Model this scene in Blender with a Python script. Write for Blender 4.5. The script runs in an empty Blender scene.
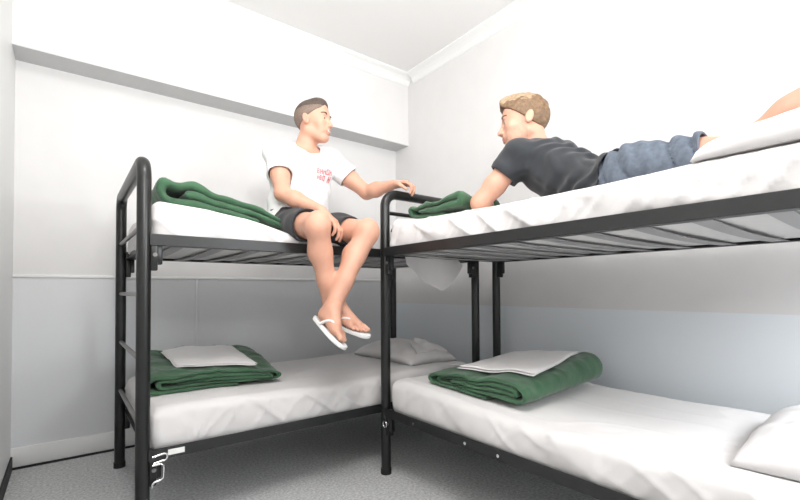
import bpy, bmesh, math, random
import numpy as np
from mathutils import Vector, Matrix
from mathutils.bvhtree import BVHTree

random.seed(4)
SC = bpy.context.scene
COL = SC.collection
PI = math.pi

# ------------------------------------------------------------------ materials
def mat(name, col, rough=0.6, metal=0.0, var=0.0, vscale=30.0, bump=0.0, bscale=60.0, sheen=0.0, spec=0.5, sss=0.0):
    m = bpy.data.materials.new(name)
    m.use_nodes = True
    nt = m.node_tree
    b = nt.nodes['Principled BSDF']
    b.inputs['Base Color'].default_value = (*col, 1)
    b.inputs['Roughness'].default_value = rough
    b.inputs['Metallic'].default_value = metal
    b.inputs['Specular IOR Level'].default_value = spec
    if sheen:
        b.inputs['Sheen Weight'].default_value = sheen
    if sss:
        b.inputs['Subsurface Weight'].default_value = sss
        b.inputs['Subsurface Radius'].default_value = (0.012, 0.005, 0.003)
    tc = nt.nodes.new('ShaderNodeTexCoord')
    if var:
        n = nt.nodes.new('ShaderNodeTexNoise')
        n.inputs['Scale'].default_value = vscale
        n.inputs['Detail'].default_value = 4
        nt.links.new(tc.outputs['Object'], n.inputs['Vector'])
        r = nt.nodes.new('ShaderNodeValToRGB')
        r.color_ramp.elements[0].position = 0.3
        r.color_ramp.elements[1].position = 0.7
        r.color_ramp.elements[0].color = (*[c * (1 - var) for c in col], 1)
        r.color_ramp.elements[1].color = (*[min(1, c * (1 + var)) for c in col], 1)
        nt.links.new(n.outputs['Fac'], r.inputs['Fac'])
        nt.links.new(r.outputs['Color'], b.inputs['Base Color'])
    if bump:
        n2 = nt.nodes.new('ShaderNodeTexNoise')
        n2.inputs['Scale'].default_value = bscale
        n2.inputs['Detail'].default_value = 5
        nt.links.new(tc.outputs['Object'], n2.inputs['Vector'])
        bp = nt.nodes.new('ShaderNodeBump')
        bp.inputs['Strength'].default_value = bump
        bp.inputs['Distance'].default_value = 0.01
        nt.links.new(n2.outputs['Fac'], bp.inputs['Height'])
        nt.links.new(bp.outputs['Normal'], b.inputs['Normal'])
    return m

M = {}
M['wall'] = mat('painted_wall', (0.755, 0.745, 0.74), 0.7, var=0.015, vscale=6, bump=0.02, bscale=120)
M['ceil'] = mat('ceiling_paint', (0.88, 0.87, 0.86), 0.8)
M['trim'] = mat('white_trim', (0.86, 0.86, 0.85), 0.45)
M['sofit_shade'] = mat('soffit_shade_grey', (0.60, 0.60, 0.60), 0.6)  # darker than the wall to carry the shade under the overhang
M['panel'] = mat('pale_blue_grey_paint', (0.755, 0.765, 0.78), 0.55, var=0.015, vscale=5)
M['black'] = mat('black_enamel', (0.009, 0.010, 0.0095), 0.32, var=0.15, vscale=25)
M['rail'] = mat('black_rail_enamel', (0.016, 0.0165, 0.017), 0.36, var=0.12, vscale=18)
M['rung'] = mat('grey_metal_rung', (0.20, 0.19, 0.185), 0.35, metal=0.5)  # grey half-metallic finish for rungs and bolts
M['slat'] = mat('grey_steel_slat', (0.36, 0.355, 0.36), 0.45, metal=0.15)
M['chrome'] = mat('chrome', (0.8, 0.8, 0.8), 0.18, metal=1)
M['dark'] = mat('dark_rubber_and_gap_shadow', (0.01, 0.01, 0.01), 0.7)  # rubber of the feet, also the painted gap shadow below the skirting
M['sheet'] = mat('white_sheet', (0.725, 0.705, 0.70), 0.85, var=0.012, vscale=14, bump=0.03, bscale=160, sheen=0.1)
M['tick'] = mat('mattress_ticking', (0.70, 0.69, 0.68), 0.9, var=0.03, vscale=40)
M['linen'] = mat('folded_white_linen', (0.86, 0.84, 0.835), 0.85, var=0.015, vscale=20, bump=0.05, bscale=140)
M['green'] = mat('green_quilt_fabric', (0.032, 0.102, 0.046), 0.75, var=0.22, vscale=9, bump=0.12, bscale=50, sheen=0.25)
M['label'] = mat('white_sticker', (0.85, 0.85, 0.83), 0.5)
M['skin'] = mat('skin', (0.63, 0.335, 0.235), 0.5, var=0.07, vscale=14, sss=0.08)
M['lip'] = mat('lips', (0.55, 0.20, 0.17), 0.45)
M['teeth'] = mat('teeth', (0.85, 0.82, 0.76), 0.3)
M['beard'] = mat('short_stubble', (0.56, 0.315, 0.225), 0.65, var=0.1, vscale=60)
M['eyew'] = mat('eye_white', (0.75, 0.72, 0.70), 0.2)
M['iris'] = mat('dark_iris', (0.04, 0.03, 0.025), 0.2)
M['hairdark'] = mat('cropped_dark_brown_hair', (0.085, 0.062, 0.050), 0.7, var=0.3, vscale=90, bump=0.3, bscale=200)
M['fade'] = mat('close_shaved_hair', (0.20, 0.145, 0.115), 0.75, var=0.2, vscale=120)
M['hairblond'] = mat('sandy_blond_hair', (0.19, 0.115, 0.062), 0.6, var=0.35, vscale=70, bump=0.4, bscale=160)
M['hairlight'] = mat('light_blond_hair', (0.36, 0.25, 0.155), 0.6, var=0.25, vscale=80, bump=0.4, bscale=160)
M['tee'] = mat('white_cotton', (0.84, 0.83, 0.83), 0.85, bump=0.03, bscale=180)
M['teeb'] = mat('charcoal_cotton', (0.022, 0.025, 0.030), 0.85, var=0.12, vscale=30, bump=0.03, bscale=180, sheen=0.15)
M['short'] = mat('dark_charcoal_shorts', (0.022, 0.022, 0.025), 0.8, var=0.15, vscale=40, sheen=0.1)
M['denim'] = mat('faded_blue_denim', (0.125, 0.150, 0.190), 0.85, var=0.22, vscale=45, bump=0.08, bscale=220)
M['red'] = mat('faded_red_print', (0.75, 0.17, 0.19), 0.8)
M['flop'] = mat('white_rubber', (0.82, 0.82, 0.81), 0.5)

def carpet_mat():
    m = mat('speckled_grey_carpet', (0.3, 0.3, 0.3), 0.95)
    nt = m.node_tree; b = nt.nodes['Principled BSDF']
    tc = nt.nodes.new('ShaderNodeTexCoord')
    n = nt.nodes.new('ShaderNodeTexNoise'); n.inputs['Scale'].default_value = 75; n.inputs['Detail'].default_value = 6; n.inputs['Roughness'].default_value = 0.75
    n2 = nt.nodes.new('ShaderNodeTexNoise'); n2.inputs['Scale'].default_value = 9; n2.inputs['Detail'].default_value = 3
    nt.links.new(tc.outputs['Object'], n.inputs['Vector']); nt.links.new(tc.outputs['Object'], n2.inputs['Vector'])
    r = nt.nodes.new('ShaderNodeValToRGB')
    r.color_ramp.elements[0].position = 0.33; r.color_ramp.elements[0].color = (0.30, 0.303, 0.303, 1)
    r.color_ramp.elements[1].position = 0.68; r.color_ramp.elements[1].color = (0.74, 0.745, 0.745, 1)
    nt.links.new(n.outputs['Fac'], r.inputs['Fac'])
    mx = nt.nodes.new('ShaderNodeMix'); mx.data_type = 'RGBA'; mx.blend_type = 'MULTIPLY'; mx.inputs[0].default_value = 0.35
    nt.links.new(r.outputs['Color'], mx.inputs[6]); nt.links.new(n2.outputs['Color'], mx.inputs[7])
    nt.links.new(r.outputs['Color'], b.inputs['Base Color'])
    bp = nt.nodes.new('ShaderNodeBump'); bp.inputs['Strength'].default_value = 0.25; bp.inputs['Distance'].default_value = 0.004
    nt.links.new(n.outputs['Fac'], bp.inputs['Height']); nt.links.new(bp.outputs['Normal'], b.inputs['Normal'])
    return m
M['carpet'] = carpet_mat()

# ------------------------------------------------------------------ object helpers
def link(o, parent=None):
    COL.objects.link(o)
    if parent: o.parent = parent
    return o

def tag(o, label=None, cat=None, group=None, kind=None):
    if label: o['label'] = label
    if cat: o['category'] = cat
    if group: o['group'] = group
    if kind: o['kind'] = kind
    return o

def empty(name, loc=(0, 0, 0), rz=0.0):
    o = bpy.data.objects.new(name, None)
    o.location = loc; o.rotation_euler = (0, 0, rz)
    o.empty_display_size = 0.1
    return link(o)

def mesh_obj(name, verts, faces, m, parent=None, smooth=True):
    me = bpy.data.meshes.new(name)
    me.from_pydata([tuple(map(float, v)) for v in verts], [], [tuple(map(int, f)) for f in faces])
    me.materials.append(m)
    if smooth:
        me.polygons.foreach_set('use_smooth', [True] * len(me.polygons))
    me.update()
    return link(bpy.data.objects.new(name, me), parent)

def np_obj(name, V, F, m, parent=None):
    me = bpy.data.meshes.new(name)
    V = np.asarray(V, np.float32); F = np.asarray(F, np.int32)
    me.vertices.add(len(V)); me.vertices.foreach_set('co', V.ravel())
    me.loops.add(F.size); me.loops.foreach_set('vertex_index', F.ravel())
    me.polygons.add(len(F))
    me.polygons.foreach_set('loop_start', np.arange(0, F.size, F.shape[1], dtype=np.int32))
    me.polygons.foreach_set('use_smooth', np.ones(len(F), dtype=bool))
    for mm in (m if isinstance(m, list) else [m]): me.materials.append(mm)
    me.update(calc_edges=True); me.validate()
    return link(bpy.data.objects.new(name, me), parent)

def bm_obj(name, bm, m, parent=None, smooth=False, angle=40):
    me = bpy.data.meshes.new(name)
    bmesh.ops.recalc_face_normals(bm, faces=bm.faces)
    bm.to_mesh(me); bm.free()
    me.materials.append(m)
    if smooth:
        me.polygons.foreach_set('use_smooth', [True] * len(me.polygons))
        me.set_sharp_from_angle(angle=math.radians(angle))
    me.update()
    return link(bpy.data.objects.new(name, me), parent)

def add_box(bm, lo, hi, bevel=0.0, seg=2):
    r = bmesh.ops.create_cube(bm, size=1.0)
    vs = r['verts']
    for v in vs:
        v.co = Vector([lo[i] + (v.co[i] + 0.5) * (hi[i] - lo[i]) for i in range(3)])
    if bevel:
        es = list({e for v in vs for e in v.link_edges})
        bmesh.ops.bevel(bm, geom=es, offset=bevel, segments=seg, affect='EDGES', profile=0.5)

def box(name, lo, hi, m, parent=None, bevel=0.0):
    bm = bmesh.new(); add_box(bm, lo, hi, bevel)
    return bm_obj(name, bm, m, parent, smooth=bevel > 0)

def fillet(pts, rad, n=8):
    pts = [Vector(p) for p in pts]
    out = [pts[0]]
    for i in range(1, len(pts) - 1):
        a, b, c = pts[i - 1], pts[i], pts[i + 1]
        u = (a - b).normalized(); w = (c - b).normalized()
        ang = u.angle(w)
        t = min(rad / math.tan(ang / 2), (a - b).length * .49, (c - b).length * .49)
        r = t * math.tan(ang / 2)
        cen = b + (u + w).normalized() * (r / math.sin(ang / 2))
        p0 = b + u * t; p1 = b + w * t
        for k in range(n + 1):
            f = k / n
            v = ((p0 - cen) * (math.sin((1 - f) * (PI - ang))) + (p1 - cen) * math.sin(f * (PI - ang))) / math.sin(PI - ang)
            out.append(cen + v)
    out.append(pts[-1])
    return out

def add_tube(bm, pts, r, seg=16, caps=True):
    pts = [Vector(p) for p in pts]
    rs = r if isinstance(r, (list, tuple)) else [r] * len(pts)
    t0 = (pts[1] - pts[0]).normalized()
    n = t0.orthogonal().normalized()
    rings = []
    prev = t0
    for i, p in enumerate(pts):
        if i == 0: t = t0
        elif i == len(pts) - 1: t = (pts[i] - pts[i - 1]).normalized()
        else: t = ((pts[i + 1] - pts[i]).normalized() + (pts[i] - pts[i - 1]).normalized()).normalized()
        q = prev.rotation_difference(t)
        n = (q @ n).normalized(); prev = t
        b = t.cross(n)
        rings.append([bm.verts.new(p + (n * math.cos(2 * PI * k / seg) + b * math.sin(2 * PI * k / seg)) * rs[i]) for k in range(seg)])
    for i in range(len(rings) - 1):
        for k in range(seg):
            bm.faces.new((rings[i][k], rings[i][(k + 1) % seg], rings[i + 1][(k + 1) % seg], rings[i + 1][k]))
    if caps:
        bm.faces.new(rings[0][::-1]); bm.faces.new(rings[-1])

def tube(name, pts, r, m, parent=None, seg=16):
    bm = bmesh.new(); add_tube(bm, pts, r, seg)
    return bm_obj(name, bm, m, parent, smooth=True)

# ------------------------------------------------------------------ numpy noise
_rng = np.random.RandomState(7)
_LAT = _rng.rand(64, 64, 64).astype(np.float32)
def vnoise(x, y, z):
    x, y, z = np.broadcast_arrays(np.asarray(x, np.float64), np.asarray(y, np.float64), np.asarray(z, np.float64))
    xi, yi, zi = np.floor(x).astype(int), np.floor(y).astype(int), np.floor(z).astype(int)
    fx, fy, fz = x - xi, y - yi, z - zi
    s = lambda t: t * t * t * (t * (t * 6 - 15) + 10)
    fx, fy, fz = s(fx), s(fy), s(fz)
    L = lambda a, b, c: _LAT[(xi + a) % 64, (yi + b) % 64, (zi + c) % 64]
    c00 = L(0, 0, 0) * (1 - fx) + L(1, 0, 0) * fx; c10 = L(0, 1, 0) * (1 - fx) + L(1, 1, 0) * fx
    c01 = L(0, 0, 1) * (1 - fx) + L(1, 0, 1) * fx; c11 = L(0, 1, 1) * (1 - fx) + L(1, 1, 1) * fx
    return ((c00 * (1 - fy) + c10 * fy) * (1 - fz) + (c01 * (1 - fy) + c11 * fy) * fz) * 2 - 1

def ridge(x, y, z):
    return 1 - 2 * np.abs(vnoise(x, y, z))

def sstep(a, b, x):
    t = np.clip((x - a) / (b - a), 0, 1)
    return t * t * (3 - 2 * t)

# ------------------------------------------------------------------ rounded box grid (sheets, pillows)
def rbox(lo, hi, rad, res):
    lo = np.array(lo, float); hi = np.array(hi, float)
    n = np.maximum(2, np.ceil((hi - lo) / res).astype(int))
    vid = {}; V = []; F = []
    def vert(i, j, k):
        key = (i, j, k)
        if key not in vid:
            vid[key] = len(V)
            V.append(lo + (hi - lo) * np.array([i / n[0], j / n[1], k / n[2]]))
        return vid[key]
    for ax in range(3):
        a, b = (ax + 1) % 3, (ax + 2) % 3
        for side in (0, 1):
            for i in range(n[a]):
                for j in range(n[b]):
                    q = []
                    for (di, dj) in ((0, 0), (1, 0), (1, 1), (0, 1)):
                        c = [0, 0, 0]; c[ax] = n[ax] * side; c[a] = i + di; c[b] = j + dj
                        q.append(vert(*c))
                    F.append(q if side else q[::-1])
    V = np.array(V); F = np.array(F)
    inner = np.clip(V, lo + rad, hi - rad)
    d = V - inner
    ln = np.linalg.norm(d, axis=1, keepdims=True)
    N = d / np.maximum(ln, 1e-9)
    V = inner + N * rad
    return V, F, N

# ------------------------------------------------------------------ signed distance modelling
class SDF:
    def __init__(s, lo, hi, h):
        s.lo = np.array(lo, float); s.h = h
        s.n = np.ceil((np.array(hi) - s.lo) / h).astype(int) + 1
        s.D = np.full(tuple(s.n), 1.0, np.float32)
    def win(s, lo, hi):
        a = np.maximum(0, np.floor((np.array(lo) - s.lo) / s.h).astype(int))
        b = np.minimum(s.n, np.ceil((np.array(hi) - s.lo) / s.h).astype(int) + 1)
        b = np.maximum(a + 1, b)
        sl = tuple(slice(a[i], b[i]) for i in range(3))
        g = [(s.lo[i] + s.h * np.arange(a[i], b[i])).astype(np.float32) for i in range(3)]
        return sl, g[0][:, None, None], g[1][None, :, None], g[2][None, None, :]
    def comb(s, lo, hi, fn, k, op='u'):
        pad = k + 0.03
        sl, X, Y, Z = s.win(np.array(lo) - pad, np.array(hi) + pad)
        d = fn(X, Y, Z); a = s.D[sl]
        if op == 'u':
            if k > 0:
                hh = np.maximum(k - np.abs(a - d), 0) / k
                s.D[sl] = np.minimum(a, d) - hh * hh * k * .25
            else: s.D[sl] = np.minimum(a, d)
        else:
            d = -d
            if k > 0:
                hh = np.maximum(k - np.abs(a - d), 0) / k
                s.D[sl] = np.maximum(a, d) + hh * hh * k * .25
            else: s.D[sl] = np.maximum(a, d)
    def cap(s, a, b, ra, rb=None, k=0.01, op='u'):
        a = np.array(a, float); b = np.array(b, float); rb = ra if rb is None else rb
        ab = b - a; L2 = max(ab @ ab, 1e-9); r = max(ra, rb)
        def fn(X, Y, Z):
            x, y, z = X - a[0], Y - a[1], Z - a[2]
            t = np.clip((x * ab[0] + y * ab[1] + z * ab[2]) / L2, 0, 1)
            return np.sqrt((x - t * ab[0]) ** 2 + (y - t * ab[1]) ** 2 + (z - t * ab[2]) ** 2) - (ra + (rb - ra) * t)
        s.comb(np.minimum(a, b) - r, np.maximum(a, b) + r, fn, k, op)
    def ell(s, c, r, Mx=None, k=0.01, op='u'):
        c = np.array(c, float); Mx = np.eye(3) if Mx is None else np.array(Mx)
        r = np.array(r, float); R = max(r); mn = min(r)
        def fn(X, Y, Z):
            x, y, z = X - c[0], Y - c[1], Z - c[2]
            q = [(x * Mx[0][i] + y * Mx[1][i] + z * Mx[2][i]) for i in range(3)]
            k0 = np.sqrt(sum((q[i] / r[i]) ** 2 for i in range(3)))
            k1 = np.sqrt(sum((q[i] / r[i] ** 2) ** 2 for i in range(3))) + 1e-6
            return k0 * (k0 - 1) / k1
        s.comb(c - R, c + R, fn, k, op)
    def loft(s, st, lat, k=0.02):
        # st: list of (point, half width along lat, half depth)
        for i in range(len(st) - 1):
            a = np.array(st[i][0], float); b = np.array(st[i + 1][0], float)
            ab = b - a; L2 = ab @ ab; ax = ab / math.sqrt(L2)
            l = np.array(lat if not isinstance(lat, list) else lat[i], float); l = l - (l @ ax) * ax; l /= np.linalg.norm(l)
            dp = np.cross(ax, l)
            wa, da, wb, db = st[i][1], st[i][2], st[i + 1][1], st[i + 1][2]
            R = max(wa, da, wb, db)
            def fn(X, Y, Z, a=a, b=b, ab=ab, L2=L2, ax=ax, l=l, dp=dp, wa=wa, da=da, wb=wb, db=db):
                x, y, z = X - a[0], Y - a[1], Z - a[2]
                t = np.clip((x * ab[0] + y * ab[1] + z * ab[2]) / L2, 0, 1)
                x, y, z = x - t * ab[0], y - t * ab[1], z - t * ab[2]
                W = wa + (wb - wa) * t; Dp = da + (db - da) * t; mn = np.minimum(W, Dp)
                ql = (x * l[0] + y * l[1] + z * l[2]) / W
                qd = (x * dp[0] + y * dp[1] + z * dp[2]) / Dp
                qa = (x * ax[0] + y * ax[1] + z * ax[2]) / mn
                k0 = np.sqrt(ql ** 2 + qd ** 2 + qa ** 2)
                k1 = np.sqrt((ql / W) ** 2 + (qd / Dp) ** 2 + (qa / mn) ** 2) + 1e-5
                return k0 * (k0 - 1) / k1
            s.comb(np.minimum(a, b) - R, np.maximum(a, b) + R, fn, k)
    def plane(s, p, n):                      # keep the side opposite to n
        n = np.array(n, float); n /= np.linalg.norm(n)
        sl, X, Y, Z = s.win(s.lo, s.lo + s.h * s.n)
        s.D = np.maximum(s.D, ((X - p[0]) * n[0] + (Y - p[1]) * n[1] + (Z - p[2]) * n[2]).astype(np.float32))
    def disp(s, fn):
        sl, X, Y, Z = s.win(s.lo, s.lo + s.h * s.n)
        near = np.abs(s.D) < 0.06
        i = np.nonzero(near)
        s.D[i] += fn(X[i[0], 0, 0], Y[0, i[1], 0], Z[0, 0, i[2]]).astype(np.float32)
    def shell(s, t):
        s.D = np.maximum(s.D, -(s.D + t))
    def mesh(s):
        D = s.D; neg = D < 0
        c = np.zeros(tuple(np.array(D.shape) - 1), np.uint8)
        for i in (0, 1):
            for j in (0, 1):
                for k in (0, 1):
                    c += neg[i:D.shape[0] - 1 + i, j:D.shape[1] - 1 + j, k:D.shape[2] - 1 + k]
        act = (c > 0) & (c < 8)
        I = np.array(np.nonzero(act)).T
        ids = np.full(c.shape, -1, np.int32); ids[tuple(I.T)] = np.arange(len(I))
        acc = np.zeros((len(I), 3)); cnt = np.zeros(len(I))
        co = [(i, j, k) for i in (0, 1) for j in (0, 1) for k in (0, 1)]
        val = {o: D[I[:, 0] + o[0], I[:, 1] + o[1], I[:, 2] + o[2]] for o in co}
        for o in co:
            for ax in range(3):
                if o[ax] == 0:
                    o2 = list(o); o2[ax] = 1; o2 = tuple(o2)
                    a, b = val[o], val[o2]
                    m = (a < 0) != (b < 0)
                    t = np.where(m, a / np.where(m, a - b, 1), 0)
                    p = np.tile(np.array(o, float), (len(I), 1)); p[:, ax] += t
                    acc[m] += p[m]; cnt[m] += 1
        V = s.lo + s.h * (I + acc / cnt[:, None])
        F = []
        for ax in range(3):
            a, b = (ax + 1) % 3, (ax + 2) % 3
            sl0 = [slice(None)] * 3; sl1 = [slice(None)] * 3
            sl0[ax] = slice(0, -1); sl1[ax] = slice(1, None)
            ch = neg[tuple(sl0)] != neg[tuple(sl1)]
            E = np.array(np.nonzero(ch)).T
            E = E[(E[:, a] > 0) & (E[:, b] > 0) & (E[:, a] < D.shape[a] - 1) & (E[:, b] < D.shape[b] - 1)]
            ins = neg[tuple(E.T)]
            q = []
            for (da, db) in ((-1, -1), (0, -1), (0, 0), (-1, 0)):
                e = E.copy(); e[:, a] += da; e[:, b] += db
                q.append(ids[tuple(e.T)])
            q = np.array(q).T
            q[~ins] = q[~ins][:, ::-1]
            F.append(q)
        F = np.concatenate(F)
        return V, F[(F >= 0).all(axis=1)]

# ------------------------------------------------------------------ room
H = 0.9964
XB, YA, YT, ZB, ZC = 2.493, 3.286, 3.087, 2.34, 2.975
XC, YF = -0.248, -1.0
def struct(o): o['kind'] = 'structure'; return o
struct(box('floor', (XC - .1, YF - .1, -.1), (XB + .1, YA + .1, 0), M['carpet']))
struct(box('ceiling', (XC - .1, YF - .1, ZC), (XB + .1, YA + .1, ZC + .1), M['ceil']))
def wall_with_dado(name, lo, hi, zd, dc):
    o = box(name, lo, hi, M['wall'])
    m = M['wall'].copy(); m.name = name + '_two_tone_paint'
    nt = m.node_tree; b = nt.nodes['Principled BSDF']
    old = b.inputs['Base Color'].links[0].from_socket
    tc = nt.nodes.new('ShaderNodeNewGeometry'); sx = nt.nodes.new('ShaderNodeSeparateXYZ')
    nt.links.new(tc.outputs['Position'], sx.inputs[0])
    c = nt.nodes.new('ShaderNodeMath'); c.operation = 'LESS_THAN'; c.inputs[1].default_value = zd
    nt.links.new(sx.outputs['Z'], c.inputs[0])
    mx = nt.nodes.new('ShaderNodeMix'); mx.data_type = 'RGBA'
    nt.links.new(c.outputs[0], mx.inputs[0]); nt.links.new(old, mx.inputs[6]); mx.inputs[7].default_value = (*dc, 1)
    nt.links.new(mx.outputs[2], b.inputs['Base Color'])
    o.data.materials[0] = m
    return struct(o)
wall_with_dado('wall_back', (XC - .1, YA, 0), (XB + .1, YA + .1, ZC), 1.10, (.735, .745, .76))
wall_with_dado('wall_right', (XB, YF - .1, 0), (XB + .1, YA, ZC), 0.885, (.785, .825, .86))
struct(box('wall_left', (XC - .1, YF - .1, 0), (XC, YA, ZC), M['trim']))
struct(box('wall_front', (XC, YF - .1, 0), (XB, YF, ZC), M['wall']))
# overhanging upper part of the back wall, with shade painted grey on its underside
up = struct(box('wall_upper', (XC, YT, ZB + .006), (XB, YA, ZC), M['wall']))
struct(box('soffit_shade_sheet', (XC, YT, ZB), (XB, YA, ZB + .006), M['sofit_shade']))  # thin sheet, its grey stands in for shade under the overhang
# dado batten, vertical batten, white skirting board
struct(box('trim_2', (XC, YA - .008, 1.088), (XB, YA, 1.106), M['trim'], bevel=.002))
struct(box('trim_3', (0.714, YA - .007, .135), (0.730, YA, 1.088), M['panel'], bevel=.002))
struct(box('baseboard_back', (XC, YA - .014, .012), (XB, YA, .120), M['trim'], bevel=.003))
struct(box('dark_strip_left', (XC, YF, .0), (XC + .010, YA - .015, .075), M['dark'], bevel=.002))  # dark strip along the foot of the left wall
struct(box('gap_shadow_strip', (XC, YA - .020, .0), (XB, YA - .004, .012), M['dark']))  # dark strip added as the shadow line under the skirting board
def cornice(name, along, a0, a1, wall, sgn):
    prof = [(0, 0), (0.085, 0), (0.083, -.012), (0.07, -.02), (0.05, -.028), (0.03, -.045), (0.02, -.066), (0.012, -.078), (0, -.085)]
    V = []
    for a in (a0, a1):
        for (u, w) in prof:
            V.append((a, wall - sgn * u, ZC + w) if along == 'x' else (wall - sgn * u, a, ZC + w))
    n = len(prof)
    F = [(i, (i + 1) % n, n + (i + 1) % n, n + i) for i in range(n)] + [tuple(range(n))[::-1], tuple(range(n, 2 * n))]
    o = mesh_obj(name, V, F, M['trim'], smooth=False)
    bm = bmesh.new(); bm.from_mesh(o.data); bmesh.ops.recalc_face_normals(bm, faces=bm.faces); bm.to_mesh(o.data); bm.free()
    return struct(o)
cornice('trim_4', 'x', XC, XB, YT, 1)
cornice('trim_5', 'y', YF, YT - .085, XB, 1)

# ------------------------------------------------------------------ bunk beds
L, W, ZL, ZU, ZT, PR = 1.961, 0.9355, 0.364, 1.236, 1.54, 0.0265
def make_bunk(label, rungs=False):
    root = empty('bunk_bed')
    tag(root, label, 'bunk bed', 'bunk beds in the dormitory')
    for ei, x in enumerate((0.0, L)):
        pts = fillet([(x, 0, 0.012), (x, 0, ZT), (x, W, ZT), (x, W, 0.012)], 0.075, 8)
        fr = tube('end_frame', pts, PR, M['black'], root, 20)
        for y in (0, W):
            bm = bmesh.new(); add_tube(bm, [(x, y, 0), (x, y, .03)], PR + .003, 20)
            bm_obj('foot_cap', bm, M['dark'], fr, smooth=True)
        for z in (1.275, 0.99, 0.715, 0.44) if (rungs and ei == 0) else ():
            tube('rung', [(x, PR * .8, z), (x, W - PR * .8, z)], 0.0105, M['rung'], root, 12)
        s = 1 if ei == 0 else -1
        for z in (ZL, ZU):
            for y, sy in ((0, -1), (W, 1)):
                bm = bmesh.new()
                x0, x1 = sorted((x + s * (PR - .004), x + s * (PR + .040)))
                add_box(bm, (x0, y - .013, z - .125), (x1, y + .013, z - .042), .006)
                x0, x1 = sorted((x + s * (PR - .004), x + s * (PR + .022)))
                add_box(bm, (x0, y - .017, z - .150), (x1, y + .017, z - .010), .005)
                br = bm_obj('bracket', bm, M['black'], root, smooth=True)
                bm = bmesh.new()
                add_tube(bm, [(x + s * .038, y + sy * .012, z - .085), (x + s * .038, y + sy * .021, z - .085)], .0085, 12)
                bm_obj('bolt', bm, M['rung'], br, smooth=True)
    for z in (ZL, ZU):
        for y, sy in ((0, -1), (W, 1)):
            bm = bmesh.new()
            y0, y1 = sorted((y + sy * .018, y + sy * .023))
            add_box(bm, (PR * .7, y0, z - .047), (L - PR * .7, y1, z), .0015)
            y0, y1 = sorted((y + sy * .022, y - sy * .022))
            add_box(bm, (PR * .9, y0, z - .047), (L - PR * .9, y1, z - .043))
            bm_obj('side_rail', bm, M['rail'], root)
        for x in (PR + .012, L - PR - .012):
            bm = bmesh.new(); add_box(bm, (x - .018, .0, z - .047), (x + .018, W, z - .043)); add_box(bm, (x - .003, .0, z - .047), (x + .003, W, z - .012))
            bm_obj('end_rail', bm, M['rail'], root)
        k = 0
        x = 0.13
        while x < L - .1:
            bm = bmesh.new()
            n = 12; pr = []
            for i in range(n + 1):
                yy = -.014 + (W + .028) * i / n
                zz = z - .0425 - .012 * math.sin(PI * i / n)
                pr.append((yy, zz))
            vs = [[bm.verts.new((x + dx, yy, zz + dz)) for (dx, dz) in ((-.026, 0), (.026, 0), (.026, .003), (-.026, .003))] for yy, zz in pr]
            for i in range(n):
                for j in range(4):
                    bm.faces.new((vs[i][j], vs[i][(j + 1) % 4], vs[i + 1][(j + 1) % 4], vs[i + 1][j]))
            bm.faces.new(vs[0]); bm.faces.new(vs[-1][::-1])
            bm_obj('slat', bm, M['slat'], root)
            x += 0.170
    return root

def copy_tree(o, parent=None, skip=None):
    c = o.copy(); COL.objects.link(c)
    if parent: c.parent = parent
    for ch in list(o.children):
        if not (skip and ch.name.startswith(skip)): copy_tree(ch, c)
    return c

BL = make_bunk('black metal bunk bed along the panelled back wall, ladder end in the foreground at left', True)
LB = Matrix.Translation((0.2438, 2.0135, 0))
RB = Matrix.Translation((1.392, 1.934, 0)) @ Matrix.Rotation(-PI / 2, 4, 'Z')
BR = copy_tree(BL, skip='rung')
BR['label'] = 'black metal bunk bed along the right wall, under the man in the dark shirt'
BL.matrix_world = LB
BR.matrix_world = RB
# extras seen only on one of the two
tube('guard_bar', [(.0, PR * .8, 1.432), (.0, W - PR * .8, 1.432)], .011, M['black'], BR, 12)
lab = box('rail_label', (.088, -.0262, ZL - .034), (.150, -.0228, ZL - .012), M['label'], BL); lab['label'] = 'white sticker on the rail'
def hook(pts): 
    o = tube('spring_hook', fillet(pts, .014, 6), .0045, M['chrome'], BL, 10); o['label'] = 'chrome spring hook'
hook([(.03, -.030, ZL - .028), (.085, -.030, ZL - .020), (.085, -.024, ZL - .050), (.035, -.026, ZL - .055)])
hook([(.03, -.030, ZL - .062), (.072, -.030, ZL - .060), (.070, -.028, ZL - .125), (.032, -.030, ZL - .130), (.030, -.030, ZL - .150)])
ring = bmesh.new()
add_tube(ring, [Vector((.030 + .016 * math.cos(a), -.029, ZL - .085 + .016 * math.sin(a))) for a in [i * 2 * PI / 20 for i in range(20)]] + [Vector((.046, -.029, ZL - .085))], .003, 8)
o = bm_obj('lock_ring', ring, M['chrome'], BR, smooth=True); o['label'] = 'chrome lock ring'
for xx in (.27, .62, .80):
    bm = bmesh.new(); add_tube(bm, [(xx, -.022, ZL - .026), (xx, -.029, ZL - .026)], .007, 12)
    bm_obj('rail_bolt', bm, M['chrome'], BR, smooth=True)

# ------------------------------------------------------------------ mattresses with fitted sheets (bed-local coordinates)
TH = 0.163
def sag_ul(x, y):
    d = -0.112 * np.exp(-((x - .83) / .33) ** 2) * (1 - sstep(.25, .75, y) * .75)
    return d + 0.012 * sstep(.35, 0, x)
def sag_ur(x, y):
    return -0.028 * np.exp(-((x - .95) / .40) ** 2 - ((y - .42) / .28) ** 2) + .030 * sstep(.30, 0, x) - .006 * sstep(.3, .8, x)
def sag_ll(x, y): return .006 * np.sin(x * 5) + 0 * y
def sag_lr(x, y): return -.028 * sstep(.1, 1.0, x) + .006 * np.sin(x * 4 + 1) + 0 * y
SAG = {'ul': sag_ul, 'ur': sag_ur, 'll': sag_ll, 'lr': sag_lr}
ZTOP = {'ul': ZU - .045 + TH + .012, 'ur': ZU - .045 + TH + .010, 'll': ZL - .045 + TH + .028, 'lr': ZL - .045 + TH + .028}
def mtop(key, x, y):
    return ZTOP[key] + SAG[key](np.asarray(x, float), np.asarray(y, float))
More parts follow.
